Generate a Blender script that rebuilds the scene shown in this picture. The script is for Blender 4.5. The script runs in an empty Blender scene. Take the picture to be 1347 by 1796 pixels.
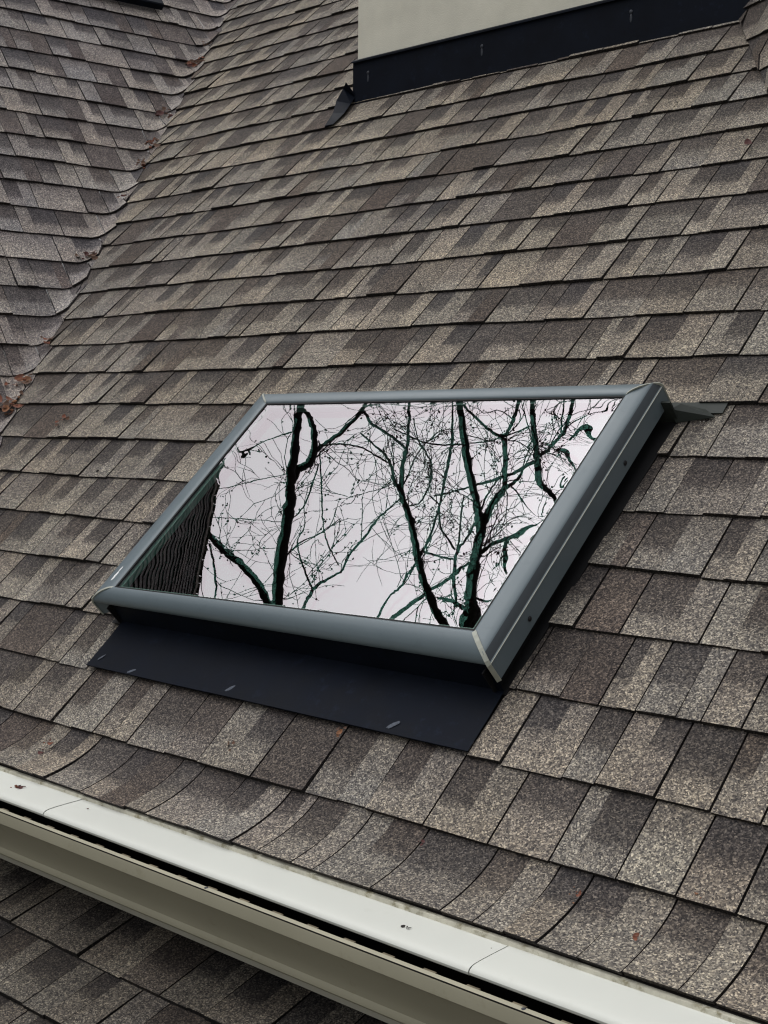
import bpy, bmesh, math, random
from mathutils import Vector, Matrix, noise
R = math.radians
scene = bpy.context.scene
# ---------------------------------------------------------------- camera
cam_d = bpy.data.cameras.new("camera")
cam = bpy.data.objects.new("camera", cam_d)
scene.collection.objects.link(cam)
scene.camera = cam
cam_d.sensor_fit = 'VERTICAL'
cam_d.sensor_height = 36.0
cam_d.lens = 36.0 * 2335.4 / 1796.0
cam_d.clip_start = 0.05
cam_d.clip_end = 2000.0
right = Vector((0.7351, 0.6779, 0.0112)).normalized()
fwd = Vector((-0.6758, 0.7339, -0.0687)).normalized()
right = (right - fwd * right.dot(fwd)).normalized()
up = right.cross(fwd)
m = Matrix((right, up, -fwd)).transposed().to_4x4()
m.translation = Vector((1.91522, -1.49243, 0.75225))
cam.matrix_world = m
# ---------------------------------------------------------------- light
SUN_EL, SUN_AZ = 65.0, 256.0      # azimuth measured from +Y towards +X
w = bpy.data.worlds.new("World")
scene.world = w
w.use_nodes = True
nt = w.node_tree
bg = nt.nodes["Background"]
sky = nt.nodes.new("ShaderNodeTexSky")
sky.sky_type = 'NISHITA'
sky.sun_disc = False
sky.sun_elevation = R(SUN_EL)
sky.sun_rotation = R(SUN_AZ)
sky.dust_density = 1.2
sky.air_density = 1.0
hs = nt.nodes.new("ShaderNodeHueSaturation")
hs.inputs["Saturation"].default_value = 0.10
nt.links.new(sky.outputs[0], hs.inputs["Color"])
# cloud cover: an overcast sky is about three times brighter overhead than at the horizon
tc = nt.nodes.new("ShaderNodeTexCoord")
sx = nt.nodes.new("ShaderNodeSeparateXYZ")
nt.links.new(tc.outputs["Generated"], sx.inputs[0])
cl = nt.nodes.new("ShaderNodeMapRange")
cl.inputs["From Min"].default_value = 0.0
cl.inputs["From Max"].default_value = 1.0
cl.inputs["To Min"].default_value = 0.18
cl.inputs["To Max"].default_value = 2.3
nt.links.new(sx.outputs["Z"], cl.inputs["Value"])
vm = nt.nodes.new("ShaderNodeVectorMath")
vm.operation = 'SCALE'
nt.links.new(hs.outputs[0], vm.inputs[0])
nt.links.new(cl.outputs[0], vm.inputs["Scale"])
nt.links.new(vm.outputs[0], bg.inputs["Color"])
bg.inputs["Strength"].default_value = 0.12
sun_d = bpy.data.lights.new("sun", 'SUN')
sun_d.energy = 1.0
sun_d.angle = R(80)
sun_d.color = (1.0, 0.97, 0.92)
sun = bpy.data.objects.new("sun", sun_d)
scene.collection.objects.link(sun)
az, el = R(SUN_AZ), R(SUN_EL)
to_sun = Vector((math.sin(az) * math.cos(el), math.cos(az) * math.cos(el), math.sin(el)))
sun.rotation_euler = to_sun.to_track_quat('Z', 'Y').to_euler()
scene.view_settings.view_transform = 'Standard'
scene.view_settings.look = 'None'
scene.view_settings.exposure = 0.27
scene.view_settings.gamma = 1.0
scene.render.film_transparent = False
scene.cycles.max_bounces = 8
scene.cycles.transparent_max_bounces = 12
scene.cycles.filter_width = 1.2
LIMBS_a = [
  [(-9.2,-1.3,8.97,0.073),(-9.36,-1.09,9.13,0.071),(-9.34,-0.6,9.14,0.074),(-9.13,-0.1,9.01,0.068),(-8.97,0.25,8.9,0.063),(-9.03,0.48,8.94,0.057),(-9.2,0.79,9.14,0.051),(-9.3,1.07,9.28,0.043),(-9.22,1.28,9.23,0.043),(-9.03,1.44,9.05,0.038)],
  [(-9.3,0.36,9.22,0.049),(-9.25,0.53,9.27,0.049),(-9.0,0.61,9.2,0.05),(-8.81,0.78,9.08,0.046),(-8.86,1.03,9.09,0.036),(-9.08,1.17,9.23,0.027),(-9.29,1.29,9.29,0.018),(-9.29,1.4,9.2,0.012)],
  [(-9.01,0.74,9.29,0.021),(-8.6,0.86,9.07,0.024),(-8.16,1.0,8.88,0.022),(-7.99,1.23,8.98,0.02),(-8.12,1.33,9.18,0.017),(-8.18,1.44,9.41,0.011)],
  [(-8.54,1.27,9.56,0.015),(-8.19,1.1,9.36,0.017),(-7.92,0.96,9.39,0.016),(-7.92,0.82,9.64,0.015)],
  [(-9.07,-1.24,8.84,0.058),(-9.1,-1.03,8.75,0.048),(-9.37,-0.79,8.8,0.045),(-9.7,-0.6,8.82,0.041),(-9.84,-0.47,8.7,0.039),(-9.8,-0.26,8.43,0.035),(-9.74,-0.06,8.2,0.029),(-9.89,0.14,8.12,0.024)],
  [(-8.92,-1.16,9.06,0.019),(-9.13,-1.1,9.36,0.018),(-9.35,-0.94,9.71,0.018),(-9.26,-0.79,9.89,0.016),(-9.01,-0.69,9.83,0.014),(-8.83,-0.57,9.69,0.014),(-8.77,-0.39,9.77,0.014),(-8.84,-0.24,10.03,0.012),(-8.87,-0.02,10.28,0.01),(-8.72,0.13,10.35,0.009),(-8.47,0.26,10.24,0.007)],
  [(-8.87,-0.87,9.23,0.013),(-9.14,-0.75,9.39,0.012),(-9.29,-0.5,9.4,0.01),(-9.17,-0.3,9.25,0.009),(-8.95,-0.13,9.13,0.007),(-8.96,0.11,9.11,0.005),(-9.1,0.37,9.3,0.004)],
  [(-8.7,-0.57,9.45,0.007),(-8.67,-0.41,9.3,0.009),(-8.45,-0.19,8.96,0.008),(-8.27,0.14,8.72,0.009),(-8.29,0.68,8.67,0.009),(-8.47,0.87,8.81,0.008)],
  [(-9.04,0.83,9.48,0.01),(-8.78,0.85,9.44,0.01),(-8.39,0.82,9.4,0.01),(-8.2,0.72,9.48,0.01),(-8.22,0.65,9.73,0.011)],
  [(-8.99,0.59,9.34,0.01),(-8.89,0.15,9.06,0.009),(-8.91,-0.03,8.9,0.007)],
  [(-9.59,-0.38,8.27,0.013),(-9.31,-0.58,8.12,0.013),(-9.27,-0.82,8.12,0.013),(-9.44,-1.02,8.25,0.013)],
  [(-9.06,0.96,8.96,0.011),(-9.45,0.86,8.95,0.01),(-9.94,0.67,9.01,0.01),(-10.09,0.77,9.06,0.009)],
  [(-8.97,0.48,8.85,0.006),(-9.24,0.41,8.67,0.006),(-9.45,0.31,8.35,0.007),(-9.46,0.33,8.07,0.005)],
  [(-9.25,-0.09,9.04,0.004),(-9.5,-0.08,8.93,0.005),(-9.58,-0.07,8.61,0.005),(-9.58,-0.06,8.23,0.004)],
  [(-9.41,-0.41,9.15,0.004),(-9.54,-0.44,8.9,0.004),(-9.54,-0.45,8.55,0.004)],
]
LIMBS_b = [
  [(-8.27,-1.7,11.17,0.076),(-8.56,-1.32,11.21,0.064),(-8.64,-1.11,11.12,0.05),(-8.58,-0.83,10.86,0.046),(-8.53,-0.5,10.65,0.044),(-8.62,-0.18,10.65,0.041),(-8.86,0.06,10.79,0.041),(-9.03,0.23,10.87,0.038),(-8.98,0.43,10.78,0.034),(-8.8,0.73,10.6,0.026),(-8.69,0.94,10.53,0.021),(-8.79,1.4,10.63,0.017),(-8.97,1.65,10.83,0.013)],
  [(-9.0,0.3,10.8,0.026),(-9.04,0.42,10.73,0.022),(-8.91,0.62,10.5,0.019),(-8.82,0.76,10.28,0.015),(-8.93,0.86,10.23,0.013),(-9.23,1.01,10.29,0.011)],
  [(-8.32,-1.72,11.43,0.138),(-8.19,-1.33,11.27,0.12),(-8.05,-1.09,11.1,0.091),(-8.05,-0.85,11.11,0.077),(-8.19,-0.48,11.32,0.067),(-8.28,-0.16,11.52,0.06),(-8.28,0.04,11.47,0.05),(-8.19,0.38,11.22,0.049),(-8.14,0.66,11.03,0.046),(-8.25,1.02,11.06,0.045),(-8.48,1.44,11.22,0.044),(-8.59,1.69,11.32,0.042)],
  [(-8.16,-0.2,11.37,0.049),(-7.96,0.05,11.23,0.045),(-7.88,0.26,11.29,0.041),(-7.95,0.39,11.53,0.037),(-8.1,0.66,11.71,0.029),(-8.11,0.94,11.67,0.029),(-7.99,1.04,11.45,0.03),(-7.93,1.08,11.24,0.019),(-8.12,1.24,11.16,0.017),(-8.42,1.42,11.24,0.015),(-8.59,1.58,11.31,0.011)],
  [(-7.9,1.02,11.34,0.024),(-7.81,1.15,11.36,0.021),(-7.9,1.31,11.57,0.024),(-8.02,1.52,11.79,0.024),(-8.0,1.72,11.81,0.022)],
  [(-7.83,0.37,11.36,0.024),(-7.85,0.52,11.67,0.022),(-7.97,0.68,11.96,0.018),(-7.89,0.74,12.08,0.016)],
  [(-7.37,0.05,12.08,0.05),(-7.71,0.23,12.29,0.05),(-7.89,0.4,12.37,0.048),(-7.87,0.52,12.16,0.047),(-7.77,0.75,11.94,0.038),(-7.78,0.92,11.92,0.036),(-7.96,1.19,12.07,0.036),(-8.14,1.53,12.22,0.032),(-8.14,1.75,12.18,0.029)],
  [(-7.86,0.82,12.09,0.022),(-7.95,0.94,12.45,0.023),(-7.91,1.08,12.57,0.025),(-7.74,1.24,12.47,0.025),(-7.69,1.53,12.48,0.027),(-7.81,1.79,12.66,0.025)],
  [(-7.57,1.13,12.12,0.011),(-7.41,1.51,11.89,0.011),(-7.2,1.69,11.58,0.011)],
  [(-7.74,0.77,11.95,0.022),(-7.79,0.65,11.66,0.022),(-7.94,0.55,11.51,0.019),(-8.3,0.43,11.44,0.016),(-8.64,0.35,11.46,0.013),(-8.88,0.27,11.3,0.011)],
  [(-8.11,-0.42,11.28,0.024),(-7.94,-0.27,11.43,0.022),(-7.98,-0.19,11.76,0.024),(-8.02,-0.15,12.1,0.022),(-7.92,-0.05,12.3,0.02),(-7.67,0.08,12.27,0.016)],
  [(-8.9,-1.51,10.15,0.028),(-8.71,-1.27,10.36,0.026),(-8.72,-1.18,10.56,0.024),(-8.54,-0.93,10.83,0.022),(-8.22,-0.71,10.9,0.019),(-7.9,-0.49,10.85,0.015)],
  [(-8.86,-1.41,10.19,0.016),(-8.7,-0.99,10.33,0.015),(-8.52,-0.85,10.31,0.014),(-8.29,-0.64,10.23,0.013),(-8.0,-0.32,10.16,0.014),(-7.86,0.05,10.18,0.014),(-7.96,0.33,10.35,0.014),(-8.08,0.69,10.59,0.016),(-8.09,0.94,10.65,0.019),(-7.98,1.37,10.48,0.009),(-7.83,1.6,10.3,0.008)],
  [(-8.51,-1.12,11.37,0.02),(-8.79,-0.56,11.67,0.021),(-8.78,-0.31,11.85,0.017),(-8.57,-0.05,11.79,0.016),(-8.42,0.28,11.79,0.013),(-8.41,0.53,12.02,0.011)],
  [(-8.46,-0.39,11.26,0.013),(-8.47,-0.11,10.98,0.012),(-8.26,0.16,10.68,0.011),(-8.24,0.28,10.48,0.008)],
  [(-8.4,-0.5,11.2,0.013),(-8.15,-0.22,10.96,0.012),(-7.99,0.05,10.77,0.01),(-8.04,0.3,10.86,0.009)],
  [(-8.74,-0.43,10.89,0.013),(-8.62,-0.47,11.05,0.012),(-8.62,-0.53,11.46,0.012)],
  [(-8.13,-1.09,11.04,0.028),(-8.3,-1.01,11.04,0.019),(-8.62,-1.01,11.16,0.015)],
  [(-8.03,-0.9,11.14,0.021),(-8.06,-0.92,11.43,0.017),(-8.04,-0.89,11.68,0.015)],
  [(-9.08,1.1,10.71,0.01),(-9.05,0.97,11.2,0.011),(-8.89,0.93,11.47,0.012),(-8.52,0.96,11.51,0.011),(-8.16,1.03,11.61,0.01),(-7.94,1.21,11.96,0.01)],
  [(-7.24,0.53,12.23,0.024),(-7.19,0.72,11.91,0.021),(-6.97,0.85,11.43,0.017),(-6.92,0.88,11.14,0.012)],
  [(-7.18,0.86,12.65,0.029),(-7.2,1.04,12.46,0.027),(-7.33,1.2,12.22,0.02),(-7.49,1.02,12.17,0.015)],
  [(-7.85,-0.2,11.53,0.024),(-7.71,-0.36,11.26,0.025),(-7.62,-0.58,11.27,0.015)],
  [(-8.38,0.45,10.63,0.012),(-8.22,0.62,10.47,0.012),(-8.29,0.78,10.44,0.01),(-8.48,0.97,10.48,0.008),(-8.51,1.23,10.41,0.007)],
  [(-8.69,0.14,10.62,0.01),(-8.79,0.18,10.94,0.01),(-8.93,0.38,11.25,0.01),(-8.92,0.49,11.27,0.01)],
  [(-7.81,1.07,11.87,0.008),(-8.14,0.81,12.19,0.01),(-8.3,0.63,12.37,0.01)],
]
# ---------------------------------------------------------------- helpers
def tag(o, label=None, cat=None, group=None, kind=None):
    if label: o["label"] = label
    if cat: o["category"] = cat
    if group: o["group"] = group
    if kind: o["kind"] = kind
    return o

def empty(name, loc, label=None, cat=None, group=None):
    o = bpy.data.objects.new(name, None)
    o.empty_display_size = 0.1
    scene.collection.objects.link(o)
    o.location = loc
    return tag(o, label, cat, group)

class MB:
    """Collects vertices and faces in world coordinates, optional corner colours."""
    def __init__(self):
        self.v, self.f, self.c, self.mi = [], [], [], []
    def face(self, pts, col=None, mi=0):
        i = len(self.v)
        self.v.extend([tuple(p) for p in pts])
        self.f.append(tuple(range(i, i + len(pts))))
        self.mi.append(mi)
        if col is None: col = [(1, 1, 1)] * len(pts)
        elif not isinstance(col[0], (tuple, list)): col = [col] * len(pts)
        self.c.extend(col)
    def box8(self, p):
        """p: 4 bottom corners then 4 top corners, both counter-clockwise from above."""
        a = p
        for q in ((3, 2, 1, 0), (4, 5, 6, 7), (0, 1, 5, 4), (1, 2, 6, 5), (2, 3, 7, 6), (3, 0, 4, 7)):
            self.face([a[k] for k in q])
    def box(self, fn, u0, u1, v0, v1, n0, n1):
        c = [(u0, v0), (u1, v0), (u1, v1), (u0, v1)]
        self.box8([fn(a, b, n0) for a, b in c] + [fn(a, b, n1) for a, b in c])
    def tube(self, pts, rads, k=6, cap=True):
        pts = [Vector(p) for p in pts]
        rings = []
        t0 = (pts[1] - pts[0]).normalized()
        x = t0.orthogonal().normalized()
        base = len(self.v)
        n = len(pts)
        for i in range(n):
            t = (pts[min(i + 1, n - 1)] - pts[max(i - 1, 0)]).normalized()
            x = (x - t * x.dot(t)).normalized()
            y = t.cross(x)
            for j in range(k):
                a = 2 * math.pi * j / k
                self.v.append(tuple(pts[i] + (x * math.cos(a) + y * math.sin(a)) * rads[i]))
        for i in range(n - 1):
            for j in range(k):
                a, b = base + i * k + j, base + i * k + (j + 1) % k
                self.f.append((a, b, b + k, a + k)); self.mi.append(0)
                self.c.extend([(1, 1, 1)] * 4)
        if cap:
            self.f.append(tuple(base + j for j in reversed(range(k)))); self.mi.append(0); self.c.extend([(1, 1, 1)] * k)
            self.f.append(tuple(base + (n - 1) * k + j for j in range(k))); self.mi.append(0); self.c.extend([(1, 1, 1)] * k)
    def sweep(self, prof, a, b, mapf, nseg=1, caps=True, mi=None):
        """prof: list of 2-D points (closed polygon), swept from a to b; mapf(x, p)."""
        n = len(prof)
        for s in range(nseg):
            x0, x1 = a + (b - a) * s / nseg, a + (b - a) * (s + 1) / nseg
            for i in range(n):
                p, q = prof[i], prof[(i + 1) % n]
                self.face([mapf(x0, p), mapf(x1, p), mapf(x1, q), mapf(x0, q)], mi=(mi[i] if mi else 0))
        if caps:
            self.face([mapf(a, p) for p in prof]); self.face([mapf(b, p) for p in reversed(prof)])
    def blob(self, c, r, sq=(1, 1, 1), rot=None, jit=0.0, rnd=random, sub=1):
        bm = bmesh.new()
        bmesh.ops.create_icosphere(bm, subdivisions=sub, radius=1.0)
        i = len(self.v)
        for v in bm.verts:
            k = 1 + rnd.uniform(-jit, jit)
            p = Vector((v.co.x * sq[0], v.co.y * sq[1], v.co.z * sq[2])) * r * k
            if rot: p = rot @ p
            self.v.append(tuple(Vector(c) + p))
        for f in bm.faces:
            self.f.append(tuple(i + v.index for v in f.verts)); self.mi.append(0)
            self.c.extend([(1, 1, 1)] * len(f.verts))
        bm.free()
    def build(self, name, mats, parent=None, smooth=False, weld=False, colour=False, bevel=0.0):
        me = bpy.data.meshes.new(name)
        org = parent.location.copy() if parent is not None else Vector((0, 0, 0))
        if parent is not None and parent.parent is not None: org = parent.parent.location + org
        me.from_pydata([(x - org.x, y - org.y, z - org.z) for x, y, z in self.v], [], self.f)
        if not isinstance(mats, (list, tuple)): mats = [mats]
        for m_ in mats: me.materials.append(m_)
        me.polygons.foreach_set("material_index", self.mi)
        if colour:
            at = me.color_attributes.new("Col", 'FLOAT_COLOR', 'CORNER')
            buf = []
            for c in self.c: buf.extend((c[0], c[1], c[2], 1.0))
            at.data.foreach_set("color", buf)
        if weld:
            bm = bmesh.new(); bm.from_mesh(me)
            bmesh.ops.remove_doubles(bm, verts=bm.verts, dist=1e-5)
            bmesh.ops.recalc_face_normals(bm, faces=bm.faces)
            bm.to_mesh(me); bm.free()
        if smooth:
            me.polygons.foreach_set("use_smooth", [True] * len(me.polygons))
        me.update()
        o = bpy.data.objects.new(name, me)
        scene.collection.objects.link(o)
        if parent is not None: o.parent = parent
        if bevel:
            bv = o.modifiers.new("bevel", 'BEVEL'); bv.width = bevel; bv.segments = 2; bv.limit_method = 'ANGLE'
        return o

def top(mb, name, mats, label, cat, origin=None, **kw):
    """Builds a one-mesh thing whose origin sits at its own base."""
    o = mb.build(name, mats, **kw)
    if origin is not None:
        org = Vector(origin)
        o.data.transform(Matrix.Translation(-org)); o.location = org
    return tag(o, label, cat)

# ---------------------------------------------------------------- materials
def newmat(name):
    ma = bpy.data.materials.new(name); ma.use_nodes = True
    t = ma.node_tree; b = t.nodes["Principled BSDF"]
    return ma, t, b
def nd(t, typ, **inp):
    n = t.nodes.new(typ)
    for k, v in inp.items(): n.inputs[k.replace('_', ' ')].default_value = v
    return n
def mulcol(t, a, b, fac=1.0):
    mx = t.nodes.new("ShaderNodeMix"); mx.data_type = 'RGBA'; mx.blend_type = 'MULTIPLY'
    mx.inputs[0].default_value = fac
    t.links.new(a, mx.inputs[6]); t.links.new(b, mx.inputs[7])
    return mx.outputs[2]
def ramp(t, src, stops):
    r = t.nodes.new("ShaderNodeValToRGB")
    e = r.color_ramp.elements
    while len(e) < len(stops): e.new(0.5)
    for k, (p, c) in enumerate(stops):
        e[k].position = p; e[k].color = (*c, 1) if isinstance(c, tuple) else (c, c, c, 1)
    t.links.new(src, r.inputs[0])
    return r.outputs[0]
def bump(t, b, src, strength, dist):
    bp = t.nodes.new("ShaderNodeBump")
    bp.inputs["Strength"].default_value = strength; bp.inputs["Distance"].default_value = dist
    t.links.new(src, bp.inputs["Height"]); t.links.new(bp.outputs[0], b.inputs["Normal"])

def shingle_mat():
    ma, t, b = newmat("asphalt_shingle")
    co = t.nodes.new("ShaderNodeTexCoord").outputs["Object"]
    at = t.nodes.new("ShaderNodeAttribute"); at.attribute_name = "Col"
    vo = t.nodes.new("ShaderNodeTexVoronoi"); vo.inputs["Scale"].default_value = 430
    t.links.new(co, vo.inputs["Vector"])
    sep = t.nodes.new("ShaderNodeSeparateColor"); t.links.new(vo.outputs["Color"], sep.inputs[0])
    g1 = ramp(t, sep.outputs[0], [(0.0, (.26, .26, .29)), (0.3, (.62, .60, .60)), (0.62, (1.02, .99, .95)), (0.85, (1.65, 1.60, 1.48)), (1.0, (2.7, 2.62, 2.4))])
    vo2 = t.nodes.new("ShaderNodeTexVoronoi"); vo2.inputs["Scale"].default_value = 230
    t.links.new(co, vo2.inputs["Vector"])
    sep2 = t.nodes.new("ShaderNodeSeparateColor"); t.links.new(vo2.outputs["Color"], sep2.inputs[0])
    g2 = ramp(t, sep2.outputs[1], [(0.0, (.74, .75, .78)), (0.5, (.98, .98, .98)), (1.0, (1.26, 1.24, 1.18))])
    nz = nd(t, "ShaderNodeTexNoise", Scale=9.0, Detail=5.0, Roughness=0.65); t.links.new(co, nz.inputs["Vector"])
    g3 = ramp(t, nz.outputs[0], [(0.25, (.76, .75, .75)), (0.5, (1.0, 1.0, 1.0)), (0.75, (1.2, 1.21, 1.2))])
    nz2 = nd(t, "ShaderNodeTexNoise", Scale=1.3, Detail=3.0); t.links.new(co, nz2.inputs["Vector"])
    g4 = ramp(t, nz2.outputs[0], [(0.3, (.90, .90, .94)), (0.7, (1.08, 1.06, 1.02))])
    c = mulcol(t, at.outputs["Color"], g1); c = mulcol(t, c, g2); c = mulcol(t, c, g3); c = mulcol(t, c, g4)
    t.links.new(c, b.inputs["Base Color"])
    b.inputs["Roughness"].default_value = 0.9
    b.inputs["Specular IOR Level"].default_value = 0.25
    bump(t, b, sep.outputs[0], 0.55, 0.0016)
    return ma

def simple_mat(name, col, rough=0.5, metal=0.0, spec=0.5, var=0.12, scale=14.0, bmp=0.0, bscale=300.0, bdist=0.0008, stain=None):
    ma, t, b = newmat(name)
    co = t.nodes.new("ShaderNodeTexCoord").outputs["Object"]
    nz = nd(t, "ShaderNodeTexNoise", Scale=scale, Detail=6.0, Roughness=0.6); t.links.new(co, nz.inputs["Vector"])
    lo = tuple(x * (1 - var) for x in col); hi = tuple(x * (1 + var) for x in col)
    c = ramp(t, nz.outputs[0], [(0.3, lo), (0.7, hi)])
    if stain:
        n2 = nd(t, "ShaderNodeTexNoise", Scale=stain[1], Detail=8.0, Roughness=0.7); t.links.new(co, n2.inputs["Vector"])
        k = ramp(t, n2.outputs[0], [(stain[2], (1, 1, 1)), (stain[3], stain[0])])
        c = mulcol(t, c, k)
    t.links.new(c, b.inputs["Base Color"])
    rr = ramp(t, nz.outputs[0], [(0.3, max(rough - .08, 0)), (0.7, min(rough + .08, 1))])
    t.links.new(rr, b.inputs["Roughness"])
    b.inputs["Metallic"].default_value = metal
    b.inputs["Specular IOR Level"].default_value = spec
    if bmp:
        n3 = nd(t, "ShaderNodeTexNoise", Scale=bscale, Detail=4.0); t.links.new(co, n3.inputs["Vector"])
        bump(t, b, n3.outputs[0], bmp, bdist)
    return ma

M_SH = shingle_mat()
M_UNDER = simple_mat("felt_underlay", (.018, .016, .015), .95, spec=.1)
M_FRAME = simple_mat("grey_aluminium_cladding", (.122, .156, .176), .42, spec=.5, var=.05, scale=6, stain=((.82, .84, .85), 22.0, .55, .75))
M_FRAME2 = simple_mat("grey_aluminium_side", (.085, .100, .115), .46, spec=.4, var=.05, scale=6, stain=((.82, .84, .85), 22.0, .55, .75))
M_SEAM = simple_mat("sealant_and_highlight", (.36, .37, .32), .6, var=.15, scale=60)
M_GASKET = simple_mat("rubber_gasket", (.010, .011, .012), .7, spec=.3)
M_BEVEL = simple_mat("dark_bevel_band", (.060, .070, .080), .6, spec=.3, var=.05)
M_SPACER = simple_mat("glazing_spacer", (.10, .20, .17), .35, spec=.5, var=.05)
M_FLASH = simple_mat("dark_flashing", (.0048, .0070, .0130), .55, spec=.07, var=.3, scale=9, stain=((1.9, 1.9, 2.0), 30.0, .58, .72), bmp=.05, bscale=12, bdist=.01)
M_CURB = simple_mat("black_curb", (.008, .008, .009), .7, spec=.2)
M_SCUFF = simple_mat("pale_scuff", (.065, .078, .105), .7, var=.4, scale=200)
M_FLECK = simple_mat("fleck_white", (.80, .80, .80), .6, var=.1, scale=200)
M_LEADG = simple_mat("weathered_saddle_metal", (.032, .037, .034), .6, spec=.2, var=.2, scale=25)
M_STUCCO = simple_mat("stucco", (.73, .705, .605), .95, spec=.15, var=.09, scale=6, bmp=.5, bscale=220, bdist=.002, stain=((.93, .93, .92), 2.5, .5, .7))
M_GUARD = simple_mat("white_coated_guard", (.60, .61, .565), .5, spec=.3, var=.02, scale=4, stain=((.90, .90, .88), 16.0, .6, .8))
M_GUTTER = simple_mat("cream_gutter", (.345, .325, .245), .5, spec=.25, var=.04, scale=6, stain=((.78, .76, .70), 18.0, .58, .8))
M_DRIP = simple_mat("cream_drip_edge", (.52, .50, .41), .55, var=.2, scale=40, stain=((.45, .42, .33), 45.0, .52, .66))
M_GUTTER_SHADE = simple_mat("gutter_shade", (.012, .011, .010), .9, spec=.1)  # near black puts the shade inside trough and lip groove into the colour
M_BRASS = simple_mat("guard_clip_metal", (.14, .115, .075), .7, var=.4, scale=60)
M_SCREW = simple_mat("screw_steel", (.03, .03, .034), .4, metal=.6)
M_NAIL = simple_mat("nail_head", (.028, .033, .045), .5, metal=.3)
M_BARK = simple_mat("grey_bark", (.032, .028, .028), .9, spec=.15, var=.5, scale=30, bmp=.6, bscale=40, bdist=.01)
M_TWIG = simple_mat("twig_bark", (.030, .024, .026), .9, spec=.15, var=.4, scale=10)
M_BUD = simple_mat("red_buds", (.060, .020, .026), .8, spec=.2, var=.5, scale=20)
M_WALL = simple_mat("siding_paint", (.42, .40, .34), .8, var=.05)
M_TRIM = simple_mat("trim_paint", (.50, .48, .41), .6, var=.05)
M_GROUND = simple_mat("winter_lawn", (.07, .075, .04), .95, spec=.1, var=.5, scale=3, bmp=.5, bscale=30, bdist=.03)
LEAFCOL = [simple_mat("rust_leaf", (.17, .058, .032), .8, var=.4, scale=80), simple_mat("brown_leaf", (.11, .060, .040), .85, var=.4, scale=80),
           simple_mat("orange_leaf", (.24, .11, .055), .8, var=.4, scale=80), simple_mat("maroon_bud", (.075, .024, .022), .8, var=.4, scale=80),
           simple_mat("black_seed", (.022, .018, .016), .8, var=.3, scale=80), simple_mat("pale_chip", (.42, .40, .36), .8, var=.2, scale=80)]

# glass: a mirror-like outer pane over a clear body, and an inner pane whose coating reflects green
def pane_mat(name, fac, tint, rough=0.0, clear=(.92, .95, .93)):
    ma = bpy.data.materials.new(name); ma.use_nodes = True
    t = ma.node_tree
    for n in list(t.nodes):
        if n.type == 'BSDF_PRINCIPLED': t.nodes.remove(n)
    out = [n for n in t.nodes if n.type == 'OUTPUT_MATERIAL'][0]
    tr = t.nodes.new("ShaderNodeBsdfTransparent"); tr.inputs[0].default_value = (*clear, 1)
    gl = t.nodes.new("ShaderNodeBsdfGlossy"); gl.inputs["Color"].default_value = (*tint, 1); gl.inputs["Roughness"].default_value = rough
    fr = t.nodes.new("ShaderNodeLayerWeight"); fr.inputs[0].default_value = 0.15
    mr = t.nodes.new("ShaderNodeMapRange")
    mr.inputs["To Min"].default_value = fac; mr.inputs["To Max"].default_value = min(1.0, fac * 1.3)
    t.links.new(fr.outputs["Fresnel"], mr.inputs["Value"])
    mx = t.nodes.new("ShaderNodeMixShader")
    t.links.new(mr.outputs[0], mx.inputs[0]); t.links.new(tr.outputs[0], mx.inputs[1]); t.links.new(gl.outputs[0], mx.inputs[2])
    t.links.new(mx.outputs[0], out.inputs["Surface"])
    return ma
GLASS_FAC, INNER_FAC = 0.235, 0.036
M_PANE = pane_mat("reflective_glass", GLASS_FAC, (1.0, .925, .99))
M_PANE_CLEAR = pane_mat("glass_underside", 0.0, (1, 1, 1), clear=(1, 1, 1))
M_INNER = pane_mat("green_coated_glass", INNER_FAC, (.35, 1.0, .82), clear=(.05, .06, .06))

# ---------------------------------------------------------------- roof frames of reference
TH = R(43.5); CT, ST = math.cos(TH), math.sin(TH)
def P_flat(u, v, n):                     # main slope: u along the eave, v up the slope, n off it
    return Vector((u, v * CT - n * ST, v * ST + n * CT))
def P_main(u, v, n):                     # same with the kicked-up eave
    if v < .135:
        n = n + .046 * ((.135 - v) / .135) ** 1.7
    return P_flat(u, v, n - .007)
VK, VC = -0.4877, -1.2949                # valley on the main slope: u = VK * v + VC
VP0 = Vector((VC, 0, 0)); VD = Vector((VK, CT, ST)).normalized()
PSI = R(11.0)
LH = Vector((math.sin(PSI), math.cos(PSI), 0))                  # course direction of the side slope
LN = LH.cross(VD).normalized()
if LN.z < 0: LN = -LN
LS = LN.cross(LH)
if LS.z < 0: LS = -LS
MN = Vector((0, -ST, CT))
# directions square to the valley, in either slope, pointing away from it
DM = (Vector((1, 0, 0)) - VD * VD.x).normalized()
DL = LN.cross(VD).normalized()
if DL.dot(Vector((-1, 0, 0))) < 0: DL = -DL
def P_left(h, s, n):
    p = LH * h + LS * s
    a, b = p.dot(VD), -p.dot(DL)         # b > 0 lies past the valley, on the main slope
    r = .036
    if b <= -r: q, nn = DL * (-b), LN
    elif b >= r: q, nn = DM * b, MN
    else:
        k = (b + r) / (2 * r)
        q = DL * (r * (1 - k) ** 2) + DM * (r * k * k)
        nn = (LN * (1 - k) + MN * k).normalized()
    return VP0 + VD * a + q + nn * (n - .006)
HV = VD.dot(LH) / VD.dot(LS)             # valley in side-slope coordinates: h = HV * s
AL = R(20.0)
def P_low(u, v, n):
    return Vector((u, -.1 + v * math.cos(AL) - n * math.sin(AL), -.255 + v * math.sin(AL) + n * math.cos(AL)))
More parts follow.
